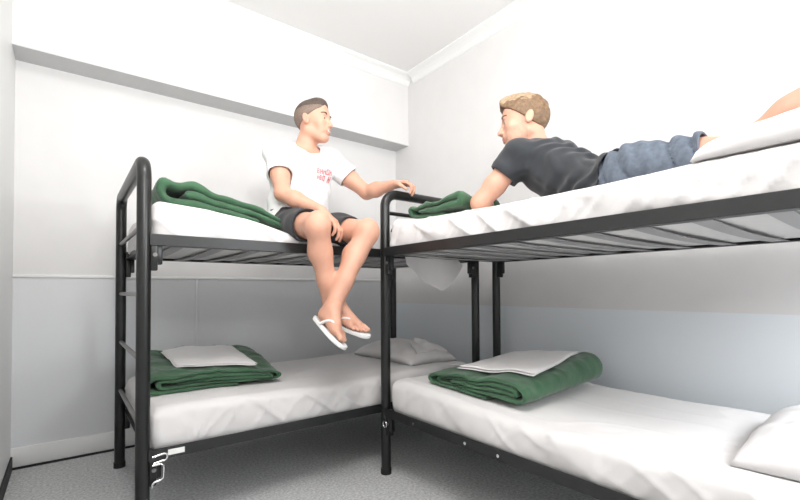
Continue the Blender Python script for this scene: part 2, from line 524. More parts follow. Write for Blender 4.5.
SEED = {'ul': 1.3, 'ur': 5.7, 'll': 9.1, 'lr': 13.9}
def mattress(key, bed, label):
    zb = (ZU if key[0] == 'u' else ZL) - .041
    zt = ZTOP[key]; sd = SEED[key]
    lo = (.033, .012, zb + .004); hi = (L - .045, W - .012, zt)
    V, F, N = rbox((lo[0] + .004, lo[1] + .004, lo[2]), (hi[0] - .004, hi[1] - .004, hi[2] - .006), .035, .03)
    t = np.clip((V[:, 2] - zb) / (zt - zb), 0, 1)
    V[:, 2] += SAG[key](V[:, 0], V[:, 1]) * t
    root = np_obj('mattress', V, F, M['tick'])
    tag(root, label, 'mattress', 'mattresses on the bunks')
    V, F, N = rbox(lo, (hi[0], hi[1], hi[2]), .038, .011)
    x, y, z = V.T
    t = np.clip((z - zb) / (zt - zb), 0, 1)
    side = np.clip(1 - np.abs(N[:, 2]), 0, 1)
    top = np.clip(N[:, 2], 0, 1)
    u = x + y
    # diagonal pull folds on the sides, soft puckers, faint creases on top
    amp = {'ur': .016, 'lr': .008}.get(key, .012)
    diag = ridge(u * 7 + z * 9 + sd, sd + z * 1.5, sd * 2) ** 3 * amp
    diag += ridge(u * 15 - z * 12 + sd, sd * 3, z * 3) ** 3 * amp * .55
    puck = vnoise(u * 22 + sd, z * 6, sd) * .0035
    tuck = np.exp(-((x - .16) / .012) ** 2) * .005 + np.exp(-((x - .215) / .010) ** 2) * .005 + np.exp(-((x - .245) / .010) ** 2) * .004
    if key != 'ul': tuck = tuck * 0
    dn = (diag + puck + tuck) * side
    crease = (ridge(x * 3.1 + vnoise(x * 2, y * 2, sd) * 1.2, y * 5.5 + sd, sd) ** 5) * .0045 + vnoise(x * 6, y * 6, sd) * .003
    dn += crease * top
    # front drape: the sheet bulges slightly over the rail
    bul = np.where(N[:, 1] < -.3, .010 * np.sin(PI * np.clip(t, 0, 1)) * (1 + .6 * vnoise(u * 5, sd, 0)), 0)
    V = V + N * dn[:, None]
    V[:, 1] -= bul
    V[:, 2] += SAG[key](x, y) * t + .0015
    keep = ~((N[F].mean(axis=1)[:, 2] < -.85))
    np_obj('fitted_sheet', V, F[keep], M['sheet'], root)
    root.matrix_world = bed
    return root
MUL = mattress('ul', LB, 'white-sheeted mattress on the upper left bunk, under the seated man')
MLL = mattress('ll', LB, 'white-sheeted mattress on the lower left bunk, with a pillow at its far end')
MUR = mattress('ur', RB, 'white-sheeted mattress on the upper right bunk, under the lying man')
MLR = mattress('lr', RB, 'white-sheeted mattress on the lower right bunk, beside the right wall')

# loose corner of the sheet hanging below the upper right mattress at its head end
def hanging_corner():
    nu, nv = 40, 26
    V = []; F = []
    for j in range(nv + 1):
        for i in range(nu + 1):
            u = i / nu; v = j / nv
            w = (0.30 * u)
            # a V-shaped flap: length depends on u
            ln = 0.045 + 0.150 * (1 - abs(u - .66) / (.66 if u < .66 else .34)) ** .85
            fold = .018 * math.sin(u * 9 + 1) * v + .03 * v * (1 if u > .62 else 0) * (u - .62) * 6
            yy = .10 + w * 1.35
            V.append((.050 + fold * .9, yy, ZU - .046 - ln * v + .004 * math.sin(u * 14)))
    for j in range(nv):
        for i in range(nu):
            a = j * (nu + 1) + i
            F.append((a, a + 1, a + nu + 2, a + nu + 1))
    o = mesh_obj('hanging_sheet_corner', V, F, M['sheet'], MUR)
    m = o.modifiers.new('thick', 'SOLIDIFY'); m.thickness = .003
    o['label'] = 'loose corner of the sheet hanging under the bunk'
hanging_corner()

# ------------------------------------------------------------------ folded quilts
def spiral_path(w, t, turns, r0=.5):
    # flattened spiral cross-section, returned from the inside out, centred on z = 0
    P = []
    zc = 0.0; xl, xr = -w / 2, w / 2
    n = turns
    z = 0.0; right = True; r = t * r0
    ins = 0.5 * t * n
    P.append((xl + ins * 1.7, 0.0))
    k = 0
    while k < turns:
        step = (k + 1) * t
        newz = z + step if right else z - step
        m = (z + newz) / 2; R = abs(newz - z) / 2
        cx = (xr - (turns - 1 - k) * .012 - ins * .30) if right else (xl + (turns - 1 - k) * .012 + ins * .30)
        for a in np.linspace(0, PI, 9):
            P.append((cx + (R * math.sin(a) if right else -R * math.sin(a)), z + (newz - z) * (1 - math.cos(a)) / 2))
        z = newz; right = not right; k += 1
    P.append((0.15 * w if right else -.15 * w, z))
    return np.array(P)

def resample(P, step):
    d = np.r_[0, np.cumsum(np.linalg.norm(np.diff(P, axis=0), axis=1))]
    n = max(2, int(d[-1] / step))
    s = np.linspace(0, d[-1], n)
    return np.c_[np.interp(s, d, P[:, 0]), np.interp(s, d, P[:, 1])]

def ribbon(P, t, y0, y1, res, sd, puff=.25, edge_n=6):
    P = resample(P, res)
    T = np.gradient(P, axis=0); T /= np.linalg.norm(T, axis=1, keepdims=True)
    Nn = np.c_[-T[:, 1], T[:, 0]]
    n = len(P)
    ny = int((y1 - y0) / res)
    ys = np.linspace(0, 1, ny + 1)
    # rounded edges: extra rings with shrinking thickness
    yy = [(0.0, 0.0)] + [(1 - math.cos(a), math.sin(a)) for a in np.linspace(0, PI / 2, 5)[1:]]
    prof = [(y0 + .5 * t * a, s) for a, s in yy]
    prof += [(y0 + .5 * t + (y1 - y0 - t) * f, 1.0) for f in ys[1:-1]]
    prof += [(y1 - .5 * t * a, s) for a, s in yy[::-1]]
    s_arc = np.arange(n) * res
    rings = []
    for (y, sc) in prof:
        th = t * .5 * np.maximum(sc, .12) * (1 + puff * vnoise(s_arc * 9, y * 9, sd) + puff * .6 * vnoise(s_arc * 22, y * 22, sd + 3))
        e = np.minimum(1, np.sqrt(np.maximum(0, 1 - np.maximum(0, 1 - np.minimum(s_arc, s_arc[::-1]) / (.5 * t)) ** 2)) + .1)
        th = th * e
        yo = y + .012 * vnoise(s_arc * 4, sd, 0) + .006 * vnoise(s_arc * 12, sd, 2)
        yo = yo * np.ones(n)
        a = np.c_[P[:, 0] + Nn[:, 0] * th, yo, P[:, 1] + Nn[:, 1] * th]
        b = np.c_[P[:, 0] - Nn[:, 0] * th, yo, P[:, 1] - Nn[:, 1] * th]
        rings.append(np.r_[a, b[::-1]])
    m = 2 * n
    V = np.concatenate(rings)
    F = []
    R = len(rings)
    idx = np.arange(m)
    for j in range(R - 1):
        a = j * m + idx; b = j * m + (idx + 1) % m
        F.append(np.c_[a, b, b + m, a + m])
    # end caps: strips across the thickness
    k = np.arange(n - 1)
    F.append(np.c_[k, m - 1 - k, m - 2 - k, k + 1])
    o = (R - 1) * m
    F.append(np.c_[o + k, o + k + 1, o + m - 2 - k, o + m - 1 - k])
    return V, np.concatenate(F)

def quilt(key, bed, label, cx, w, y0, y1, t, turns, hs, sd, rot=0.0, lumps=0.0, drop=None, flip=False):
    P = spiral_path(w, t, turns)
    if flip: P[:, 0] *= -1
    V, F = ribbon(P, t * .93, y0, y1, .010, sd)
    zmin = V[:, 2].min()
    V[:, 2] -= zmin
    fy = (V[:, 1] - y0) / (y1 - y0)
    V[:, 2] *= hs[0] + (hs[1] - hs[0]) * np.clip(fy, 0, 1)
    x, y, z = V[:, 0].copy(), V[:, 1].copy(), V[:, 2].copy()
    zf = np.clip(z / .1, 0, 1)
    V[:, 0] += zf * .012 * vnoise(x * 7, y * 7, sd) 
    V[:, 1] += .012 * vnoise(x * 6 + 9, z * 18, sd)
    V[:, 2] += zf * (.010 * vnoise(x * 9, y * 9, sd + 5) + .006 * ridge(x * 17 + y * 6, y * 14, sd) + lumps * (vnoise(x * 11 + 3, y * 7, sd + 2) + .5 * ridge(x * 6 + y * 9, y * 5, sd)))
    if drop is not None: V[:, 2] *= drop(x, y)
    c, s = math.cos(rot), math.sin(rot)
    yc = (y0 + y1) / 2
    X = cx + V[:, 0] * c - (V[:, 1] - yc) * s
    Y = yc + V[:, 0] * s + (V[:, 1] - yc) * c
    V[:, 0], V[:, 1] = X, Y
    V[:, 2] = np.maximum(V[:, 2], 0) + mtop(key, X, Y) + .004
    ctr = np.array([cx, yc, float(mtop(key, cx, yc))])
    o = np_obj('folded_quilt', V - ctr, F, M['green'])
    bm = bmesh.new(); bm.from_mesh(o.data); bmesh.ops.recalc_face_normals(bm, faces=bm.faces); bm.to_mesh(o.data); bm.free()
    o.data.polygons.foreach_set('use_smooth', [True] * len(o.data.polygons))
    tag(o, label, 'quilt', 'green quilts on the bunks')
    o.matrix_world = bed @ Matrix.Translation(ctr)
    return o, V, F

q1, QV1, QF1 = quilt('ll', LB, 'green folded quilt with white linen on top, on the lower left bunk', .385, .58, .245, .84, .026, 4, (.60, 1.05), 2.2, rot=-.06, lumps=.006,
                     drop=lambda x, y: 1.02 - .30 * sstep(.05, .32, x) * sstep(.75, .3, y))
q2, QV2, QF2 = quilt('lr', RB, 'green folded quilt with white linen on top, on the lower right bunk', .520, .520, .120, .84, .029, 4, (.62, 1.0), 7.7, rot=.05, lumps=.004,
                     drop=lambda x, y: .62 + .48 * sstep(-.30, .22, x))
q3, QV3, QF3 = quilt('ul', LB, 'green rumpled quilt on the upper left bunk beside the seated man', .415, .62, .10, .60, .040, 2, (.85, 1.0), 11.4, lumps=.024,
                     drop=lambda x, y: 1 - .50 * sstep(.0, .36, x))
q4, QV4, QF4 = quilt('ur', RB, 'green rolled quilt on the upper right bunk in front of the lying man', .315, .36, .09, .40, .036, 2, (.9, 1.0), 16.1, lumps=.022,
                     drop=lambda x, y: .72 + .30 * sstep(-.2, .1, x))

def linen(key, bed, QV, QF, label, quad, th, sd):
    # a folded sheet draped on the quilt: quad = four corners (x, y) in bed-local coordinates
    bvh = BVHTree.FromPolygons([tuple(v) for v in QV], [tuple(f) for f in QF])
    nu, nv = 44, 36
    q = [np.array(c, float) for c in quad]
    G = np.zeros((nv + 1, nu + 1, 3))
    for j in range(nv + 1):
        for i in range(nu + 1):
            u, v = i / nu, j / nv
            p = q[0] * (1 - u) * (1 - v) + q[1] * u * (1 - v) + q[2] * u * v + q[3] * (1 - u) * v
            hit = bvh.ray_cast(Vector((p[0], p[1], 2.0)), Vector((0, 0, -1)))
            z = hit[0].z if hit[0] else float(mtop(key, p[0], p[1])) + .02
            G[j, i] = (p[0], p[1], z)
    Z = G[:, :, 2].copy()
    for _ in range(60):
        Zp = np.pad(Z, 1, mode='edge')
        S = (Zp[1:-1, :-2] + Zp[1:-1, 2:] + Zp[:-2, 1:-1] + Zp[2:, 1:-1]) / 4
        Z = np.maximum(S, G[:, :, 2])
    lay = []
    n = nu + 1
    V = []; F = []
    nl = 2
    for k in range(nl):
        zb = .003 + k * th * .52; zt = zb + th * .48
        base = len(V)
        sh = .006 * k
        for lvl in (zb, zt):
            for j in range(nv + 1):
                for i in range(nu + 1):
                    e = min(i, j, nu - i, nv - j)
                    pin = th * .2 * max(0, 1 - e / 1.5) * (1 if lvl == zb else -1)
                    dz = .0025 * float(vnoise(G[j, i, 0] * 12, G[j, i, 1] * 12, sd)) 
                    V.append((G[j, i, 0] + sh, G[j, i, 1] + sh * (1 if j < nv else -1), Z[j, i] + lvl + pin + dz))
        N0 = n * (nv + 1)
        for j in range(nv):
            for i in range(nu):
                a = base + j * n + i
                F.append((a, a + n, a + n + 1, a + 1))
                b = a + N0
                F.append((b, b + 1, b + n + 1, b + n))
        bd = [j * 0 + i for i in range(nu) for j in (0,)]
        loop = [i for i in range(nu)] + [j * n + nu for j in range(nv)] + [nv * n + i for i in range(nu, 0, -1)] + [j * n for j in range(nv, 0, -1)]
        for a, b in zip(loop, loop[1:] + loop[:1]):
            F.append((base + a, base + b, base + N0 + b, base + N0 + a))
    V = np.array(V)
    ctr = np.array([V[:, 0].mean(), V[:, 1].mean(), V[:, 2].min()])
    o = np_obj('folded_linen', V - ctr, F, M['linen'])
    tag(o, label, 'folded sheet', 'folded white linen on the quilts')
    o.matrix_world = bed @ Matrix.Translation(ctr)
    return o
linen('ll', LB, QV1, QF1, 'folded white linen lying on the green quilt of the lower left bunk', [(.185, .345), (.555, .262), (.56, .74), (.18, .78)], .014, 1)
linen('lr', RB, QV2, QF2, 'folded white linen lying on the green quilt of the lower right bunk', [(.765, .265), (.345, .205), (.265, .77), (.68, .79)], .020, 3)

# ------------------------------------------------------------------ pillows
def pillow(key, bed, label, c, size, sd, rot=0.0, tilt=0.0, flap=False, dent=0.0, blunt=.55):
    lx, ly, h = size
    n = 56
    V = []; F = []; off = []
    for s in (1, -1):
        for j in range(n + 1):
            for i in range(n + 1):
                u = 2 * i / n - 1; v = 2 * j / n - 1
                e = (1 - abs(u) ** 2.6) * (1 - abs(v) ** 2.6)
                z = s * h / 2 * max(0, e) ** blunt
                pin = 1 - .05 * (abs(u) ** 2) * (1 - abs(v) ** 3) * 0 - .06 * (1 - abs(u * v)) * (abs(u) ** 6 + abs(v) ** 6) * .5
                x, y = u * lx / 2 * pin, v * ly / 2 * pin
                wr = .006 * float(ridge(x * 9 + sd, y * 11, sd)) * e ** .5 + .004 * float(vnoise(x * 24, y * 24, sd))
                z += s * wr * (1 if e > .02 else 0)
                if s > 0 and dent: z -= dent * math.exp(-((u - .2) / .4) ** 2 - (v / .5) ** 2) * h
                V.append((x, y, z)); off.append(max(0, e) ** .3)
    m = (n + 1) ** 2
    for j in range(n):
        for i in range(n):
            a = j * (n + 1) + i
            F.append((a, a + 1, a + n + 2, a + n + 1))
            F.append((m + a, m + a + n + 1, m + a + n + 2, m + a + 1))
    V = np.array(V)
    R = np.array(Matrix.Rotation(rot, 3, 'Z') @ Matrix.Rotation(tilt, 3, 'X'))
    V = V @ R.T
    X = c[0] + V[:, 0]; Y = c[1] + V[:, 1]
    base = mtop(key, X, Y)
    V[:, 2] = np.maximum(V[:, 2] + h * .42 * np.array(off) + (c[2] if len(c) > 2 else 0), .0015 + .0 * X) + (base - float(mtop(key, c[0], c[1])))
    bm = bmesh.new()
    vs = [bm.verts.new(v) for v in V]
    for f in F: bm.faces.new([vs[i] for i in f])
    bmesh.ops.remove_doubles(bm, verts=bm.verts, dist=.0008)
    o = bm_obj('pillow', bm, M['sheet'])
    o.data.polygons.foreach_set('use_smooth', [True] * len(o.data.polygons))
    tag(o, label, 'pillow', 'white pillows on the bunks')
    o.matrix_world = bed @ Matrix.Translation((c[0], c[1], float(mtop(key, c[0], c[1])) + .003))
    if flap:
        # the open end of the pillowcase folded over
        nu, nv = 26, 20
        bv = BVHTree.FromPolygons([tuple(v.co) for v in o.data.vertices], [tuple(p.vertices) for p in o.data.polygons])
        P = []; Q = []
        for j in range(nv + 1):
            for i in range(nu + 1):
                u, v = i / nu, j / nv
                x = -.13 + .31 * u + .04 * v; y = -.31 + (.10 + .22 * u) * v * 1.2
                hit = bv.ray_cast(Vector((x, y, 1)), Vector((0, 0, -1)))
                z = hit[0].z if hit[0] else .004
                z += .007 + .012 * abs(math.sin(u * 7 + v * 2)) * v + .004 * math.sin(u * 15)
                P.append((x, y, z))
        for j in range(nv):
            for i in range(nu):
                a = j * (nu + 1) + i
                Q.append((a, a + 1, a + nu + 2, a + nu + 1))
        f = mesh_obj('pillowcase_flap', P, Q, M['sheet'], o)
        md = f.modifiers.new('thick', 'SOLIDIFY'); md.thickness = .004
    return o
pillow('ll', LB, 'white pillow at the far end of the lower left bunk', (1.70, .47), (.42, .70, .135), 2.0, flap=True)
pillow('lr', RB, 'white pillow on the lower right bunk at the right edge of the photo', (1.715, .46), (.42, .66, .13), 6.0, rot=.05)
pillow('ur', RB, 'white pillow on the upper right bunk beside the legs of the lying man', (1.715, .125), (.48, .24, .098), 9.0, rot=-.03, blunt=.36)
# ------------------------------------------------------------------ people
def nrm(v):
    v = np.array(v, float); return v / np.linalg.norm(v)

class Head:
    def __init__(s, c, fwd, up, scale=1.0):
        f = nrm(fwd); u = np.array(up, float); u = nrm(u - (u @ f) * f)
        l = np.cross(u, f)
        s.R = np.array([f, l, u]).T; s.c = np.array(c, float); s.k = scale
    def w(s, p): return s.c + s.R @ (np.array(p, float) * s.k)
    def loc(s, V): return ((np.asarray(V) - s.c) @ s.R) / s.k

def add_head(S, hd, jaw=1.0, nose=1.0, ear=-.010, slit=.0042):
    k = hd.k
    E = lambda c, r, b=.012, op='u': S.ell(hd.w(c), np.array(r) * k, hd.R, b * k, op)
    C = lambda a, b, ra, rb, bl=.012, op='u': S.cap(hd.w(a), hd.w(b), ra * k, rb * k, bl * k, op)
    E((-.014, 0, .032), (.097, .076, .090))
    E((.030, 0, .040), (.058, .062, .062), .03)
    E((.030, 0, -.030), (.056, .057, .080), .03)
    for s in (1, -1):
        C((-.015, s * .050, -.055), (.052, s * .022, -.098), .020 * jaw, .017 * jaw, .03)
        E((.056, s * .040, -.026), (.024, .024, .022), .02)            # cheek
        E((.060, s * .026, -.058), (.022, .022, .024), .02)
    E((.066, 0, -.100), (.021, .024, .019), .02)                       # chin
    C((.078, -.034, .022), (.078, .034, .022), .010, .010, .015)       # brow
    for s in (1, -1):
        E((.098, s * .033, .002), (.018, .018, .012), .012, 'd')       # eye sockets
        E((.0735, s * .032, .001), (.0140, .0150, .0140), .004)          # lids
        E((.0890, s * .033, .000), (.0100, .0125, slit), .001, 'd')
    C((.082, 0, .012), (.105 * nose, 0, -.032), .0085, .0115, .012)    # nose
    for s in (1, -1):
        E((.094, s * .012, -.038), (.012, .008, .008), .006)
    E((.084, 0, -.060), (.013, .026, .014), .015)
    E((.090, 0, -.062), (.009, .022, .006), .006)                      # upper lip
    E((.088, 0, -.075), (.009, .019, .007), .006)                      # lower lip
    E((.099, 0, -.0675), (.012, .022, .0022), .002, 'd')               # mouth line
    for s in (1, -1):                                                   # ears
        a = .25
        c = np.array((ear, s * .077, -.004))
        Rl = np.array([[math.cos(a), 0, -math.sin(a)], [0, 1, 0], [math.sin(a), 0, math.cos(a)]])
        S.ell(hd.w(c), np.array((.018, .009, .032)) * k, hd.R @ Rl, .005 * k)
        S.ell(hd.w(c + (.003, s * .010, .002)), np.array((.009, .006, .020)) * k, hd.R @ Rl, .004 * k, 'd')

def add_hand(S, wrist, fwd, nrmv, thumb, curls, spread=.0, thumb_curl=.5, scale=1.0, tdir=.75):
    """nrmv points out of the palm; thumb=+1/-1 picks the side; curls = four curl amounts in radians."""
    f = nrm(fwd); n = np.array(nrmv, float); n = nrm(n - (n @ f) * f); l = np.cross(n, f) * thumb
    w = np.array(wrist, float); k = scale
    kn = w + f * .088 * k
    S.loft([(w - f * .01, .026 * k, .019 * k), (w + f * .03 * k, .034 * k, .017 * k), (w + f * .080 * k, .040 * k, .013 * k)], l, .012)
    lens = [(.042, .026, .020), (.046, .029, .021), (.043, .027, .020), (.034, .021, .018)]
    for i in range(4):
        off = (.031, .0105, -.010, -.030)[i] * k
        p = w + f * (.084, .090, .086, .077)[i] * k + l * off - n * .002
        S.cap(w + f * .04 * k + l * off * .6, p, .011 * k, .0105 * k, .008)
        a = 0.0
        sd = (i - 1.5) * -spread
        for j in range(3):
            a += curls[i] * (.75, 1.0, .75)[j]
            d = nrm(f * math.cos(a) + n * math.sin(a) + l * sd)
            q = p + d * lens[i][j] * k
            r0 = (.0098, .0090, .0082)[j] * k; r1 = (.0090, .0082, .0072)[j] * k
            S.cap(p, q, r0, r1, .004)
            p = q
    # thumb leaves the side of the palm near its base
    p = w + f * .022 * k + l * .024 * k + n * .004
    d = nrm(f * tdir + l * .75 + n * .25)
    q = p + d * .042 * k
    S.cap(p, q, .0135 * k, .0115 * k, .010)
    d2 = nrm(f * (tdir + .25) + l * (.45 - .5 * thumb_curl) + n * (.15 + .6 * thumb_curl))
    q2 = q + d2 * .032 * k
    S.cap(q, q2, .0110 * k, .0098 * k, .005)
    d3 = nrm(f * (tdir + .3) + l * (.3 - .8 * thumb_curl) + n * (.15 + .8 * thumb_curl))
    S.cap(q2, q2 + d3 * .026 * k, .0098 * k, .0080 * k, .004)

class Foot:
    def __init__(s, heel, toe, up):
        f = nrm(np.array(toe) - np.array(heel)); u = np.array(up, float); u = nrm(u - (u @ f) * f)
        s.R = np.array([f, np.cross(u, f), u]).T; s.o = np.array(heel, float)
    def w(s, p): return s.o + s.R @ np.array(p, float)

def add_foot(S, ft, side, k=1.0):
    # origin: under the back of the heel; side=+1 for the left foot (big toe on the -y side)
    C = lambda a, b, ra, rb, bl=.015: S.cap(ft.w(np.array(a) * k), ft.w(np.array(b) * k), ra * k, rb * k, bl)
    b = -side
    S.ell(ft.w((.034 * k, 0, .034 * k)), np.array((.036, .031, .034)) * k, ft.R, .02)
    C((.055, 0, .085), (.040, 0, .050), .034, .034)
    C((.058, 0, .080), (.150, b * .010, .036), .034, .024, .02)
    C((.050, -b * .012, .028), (.170, -b * .024, .018), .026, .016, .02)
    C((.060, b * .010, .032), (.185, b * .022, .022), .026, .021, .02)
    C((.160, b * .022, .021), (.170, -b * .030, .016), .019, .014, .015)
    for i, (y, x0, ln, r) in enumerate(((.030, .190, .048, .0135), (.009, .196, .040, .0095), (-.008, .190, .036, .009), (-.023, .181, .032, .0085), (-.036, .168, .028, .008))):
        C((x0 - .02, b * y, r + .006), (x0 + ln * .45, b * y, r + .008), r, r * .98, .004)
        C((x0 + ln * .45, b * y, r + .008), (x0 + ln, b * y * 1.02, r + .001), r * .98, r * .92, .003)

def flip_flop(ft, side, k, parent, label):
    b = -side
    n = 40
    out = []
    for i in range(n):
        a = 2 * PI * i / n
        x = .128 + .140 * math.cos(a)
        wd = .037 + .012 * sstep(.05, .22, x)
        y = wd * abs(math.sin(a)) ** .75 * (1 if math.sin(a) >= 0 else -1) + b * .008 * sstep(.1, .26, x)
        out.append((x, y))
    V = []; F = []
    zs = [(-.018, .985), (-.015, 1.0), (-.003, 1.0), (0.0, .985)]
    for z, sc in zs:
        for x, y in out: V.append(ft.w(np.array(((x - .128) * sc + .128, y * sc, z)) * k))
    for j in range(3):
        for i in range(n):
            F.append((j * n + i, j * n + (i + 1) % n, (j + 1) * n + (i + 1) % n, (j + 1) * n + i))
    F.append(tuple(range(n))[::-1]); F.append(tuple(range(3 * n, 4 * n)))
    o = mesh_obj('flip_flop', V, F, M['flop'], parent)
    o['label'] = label
    bm = bmesh.new(); bm.from_mesh(o.data); bmesh.ops.recalc_face_normals(bm, faces=bm.faces); bm.to_mesh(o.data); bm.free()
    o.data.set_sharp_from_angle(angle=.9)
    toe = np.array((.190, b * .019, .014))
    for s in (1, -1):
        e = np.array((.085, s * .040, -.002))
        m = np.array((.140, s * .036 + b * .005, .050 if s == b else .044))
        pts = []
        for q in np.linspace(0, 1, 10):
            p = e * (1 - q) ** 2 + 2 * m * q * (1 - q) * 1.0 + toe * q * q
            p = p + np.array((0, 0, .016 * math.sin(PI * q)))
            pts.append(ft.w(p * k))
        tube('strap', pts, [.0075 - .0025 * q for q in np.linspace(0, 1, 10)], M['flop'], o, 8)
    tube('toe_post', [ft.w(toe * k), ft.w((toe + np.array((0, 0, -.016))) * k)], .004, M['flop'], o, 8)

def skin_slots(o, hd, beard=False, smile=False):
    me = o.data
    n = len(me.polygons)
    c = np.empty(n * 3); me.polygons.foreach_get('center', c); c = hd.loc(c.reshape(-1, 3))
    mi = np.zeros(n, np.int32)
    x, y, z = c.T
    if beard:
        jaw = (x > -.012) & (z < -.042 + .018 * sstep(.03, -.01, x) + .012 * (np.abs(y) > .045)) & (z > -.135) & (x < .12)
        jaw &= ~((np.abs(y) < .010) & (z > -.05))
        side = (x > -.012) & (x < .010 + .12 * (-z - .01).clip(0)) & (z < .022) & (z > -.06) & (np.abs(y) > .045)
        mi[(jaw | side)] = 3
    lip = (x > .074) & (np.abs(y) < .024) & (np.abs(z + .0675) < .013 * (1 - (np.abs(y) / .028) ** 2))
    mi[lip] = 1
    if smile:
        mi[(x > .070) & (np.abs(y) < .018) & (np.abs(z + .0675 - y * y * 12) < .0036)] = 2
    me.polygons.foreach_set('material_index', mi)

SKIN = lambda: [M['skin'], M['lip'], M['teeth'], M['beard']]

def eyes(hd, parent, browm, gaze=(1, 0, 0)):
    for s in (1, -1):
        bm = bmesh.new()
        r = bmesh.ops.create_uvsphere(bm, u_segments=24, v_segments=16, radius=.0118 * hd.k)
        me = bpy.data.meshes.new('eye'); bm.to_mesh(me); bm.free()
        me.materials.append(M['eyew']); me.materials.append(M['iris'])
        g = Vector(hd.R @ nrm(gaze))
        for p in me.polygons:
            p.use_smooth = True
            if p.center.normalized().dot(g) > .78: p.material_index = 1
        o = link(bpy.data.objects.new('eye', me), parent)
        o.location = Vector(hd.w((.0735, s * .032, .001))) - parent.matrix_world.translation
        pts = [hd.w((.0925 - abs(q - .35) * .012 - (q > .6) * (q - .6) * .03, s * (.012 + .042 * q), .0215 + .008 * math.sin(q * 2.4))) for q in np.linspace(0, 1, 8)]
        tube('eyebrow', [Vector(p) - parent.matrix_world.translation for p in pts], [.0022 + .0026 * math.sin(PI * min(1, q * 1.1)) for q in np.linspace(.05, .9, 8)], browm, parent, 8)

def sdf_child(name, S, m, parent, lbl=None):
    V, F = S.mesh()
    o = np_obj(name, V - np.array(parent.matrix_world.translation), F, m, parent)
    if lbl: o['label'] = lbl
    return o

def hair(hd, h, fnr, thick, m, parent, extra=None, tuft=0.0):
    c = hd.w((-.01, 0, .05))
    S = SDF(c - .16, c + .16, .003)
    k = hd.k
    S.ell(hd.w((-.014, 0, .032)), (np.array((.097, .076, .090)) + thick) * k, hd.R, .0)
    S.ell(hd.w((.030, 0, .040)), (np.array((.058, .062, .062)) + thick * .8) * k, hd.R, .03 * k)
    if extra: extra(S)
    sl, X, Y, Z = S.win(S.lo, S.lo + S.h * S.n)
    P = np.stack(np.broadcast_arrays(X, Y, Z), -1)
    Q = hd.loc(P.reshape(-1, 3)).reshape(P.shape)
    if tuft: S.D = S.D + (tuft * vnoise(Q[..., 0] * 28 + 9, Q[..., 1] * 75, Q[..., 2] * 28) * sstep(-.02, .07, Q[..., 2])).astype(np.float32)
    S.D = np.maximum(S.D, fnr(Q[..., 0], Q[..., 1], Q[..., 2]).astype(np.float32) * k)
    return sdf_child('hair', S, m, parent)

def sleeve(S, sh, el, frac, r0, r1, armr, flare=0.0, k=.035):
    # solid sleeve cut at its hem, blended into the shirt
    T = SDF(S.lo, S.lo + S.h * (S.n - 1), S.h)
    T.D = np.full_like(S.D, 1.0)
    T.ell(sh, (r0, r0, r0), None, .02)
    T.cap(sh, sh + (el - sh) * (frac + .25), r0 * .96, r1, .02)
    d = nrm(el - sh); ax = sh + (el - sh) * frac
    T.plane(ax, d)
    hh = np.maximum(k - np.abs(S.D - T.D), 0) / k
    S.D = np.minimum(S.D, T.D) - hh * hh * k * .25
    return ax, d, armr

def open_hem(S, cuts):
    for ax, d, r in cuts:
        S.cap(ax - d * .030, ax + d * .06, r, r, 0, 'd')

# ---- seated man -----------------------------------------------------------------
VX = .0040
hd1 = Head((1.122, 2.262, 1.978), (.60, -.80, .02), (-.06, .05, 1.0), 1.02)
A1 = dict(
    pel=np.array((1.045, 2.30, 1.365)), wst=np.array((1.065, 2.345, 1.50)), rib=np.array((1.080, 2.345, 1.62)), che=np.array((1.080, 2.33, 1.715)), nkb=np.array((1.085, 2.325, 1.815)),
    shR=np.array((.925, 2.310, 1.762)), shL=np.array((1.258, 2.315, 1.778)), elR=np.array((.905, 2.190, 1.520)), wrR=np.array((1.030, 1.985, 1.410)),
    elL=np.array((1.440, 2.190, 1.600)), wrL=np.array((1.488, 1.978, 1.612)),
    hpR=np.array((.965, 2.27, 1.355)), hpL=np.array((1.135, 2.27, 1.355)), knR=np.array((.930, 1.835, 1.312)), knL=np.array((1.207, 1.835, 1.302)),
    anR=np.array((1.035, 1.900, .935)), anL=np.array((.998, 1.812, .925)))
ftL1 = Foot((.945, 1.868, .876), (.962, 1.665, .772), (.35, .10, .90))
ftR1 = Foot((1.020, 1.935, .876), (1.118, 1.745, .800), (-.10, .15, .95))
LATX = (1, .05, .03)
def torso1(S, g=0.0, k=.03):
    a = A1
    S.loft([(a['pel'], .165 + g, .105 + g), (a['wst'], .145 + g, .095 + g), (a['rib'], .155 + g, .102 + g), (a['che'], .165 + g, .100 + g)], LATX, k)
    S.cap(a['shR'] + (.03, 0, .0), a['shL'] - (.03, 0, .0), .062 + g, .062 + g, k)
    S.cap(a['nkb'] + (0, .02, -.02), a['shR'] + (.01, 0, .010), .055 + g, .052 + g, k)
    S.cap(a['nkb'] + (0, .02, -.02), a['shL'] + (-.01, 0, .010), .055 + g, .052 + g, k)
    S.ell(a['che'] + (-.075, -.065, -.01), np.array((.08, .045, .06)) + g, None, k)
    S.ell(a['che'] + (.075, -.065, -.01), np.array((.08, .045, .06)) + g, None, k)
def uparm1(S, s, g=0.0, k=.02):
    a = A1
    sh, el = a['sh' + s], a['el' + s]
    S.ell(sh, np.array((.060, .060, .062)) + g, None, k)
    S.cap(sh, sh * .45 + el * .55, .054 + g, .050 + g, k)
    if g == 0: S.cap(sh * .45 + el * .55, el, .050, .041, k)
def thigh1(S, s, g=0.0, k=.02, upto=1.0):
    a = A1
    hp, kn = a['hp' + s], a['kn' + s]
    S.cap(hp, hp + (kn - hp) * .5, .088 + g, .073 + g, k)
    e = hp + (kn - hp) * upto
    S.cap(hp + (kn - hp) * .5, e, .073 + g, (.073 + (.056 - .073) * (upto - .5) * 2) + g, k)

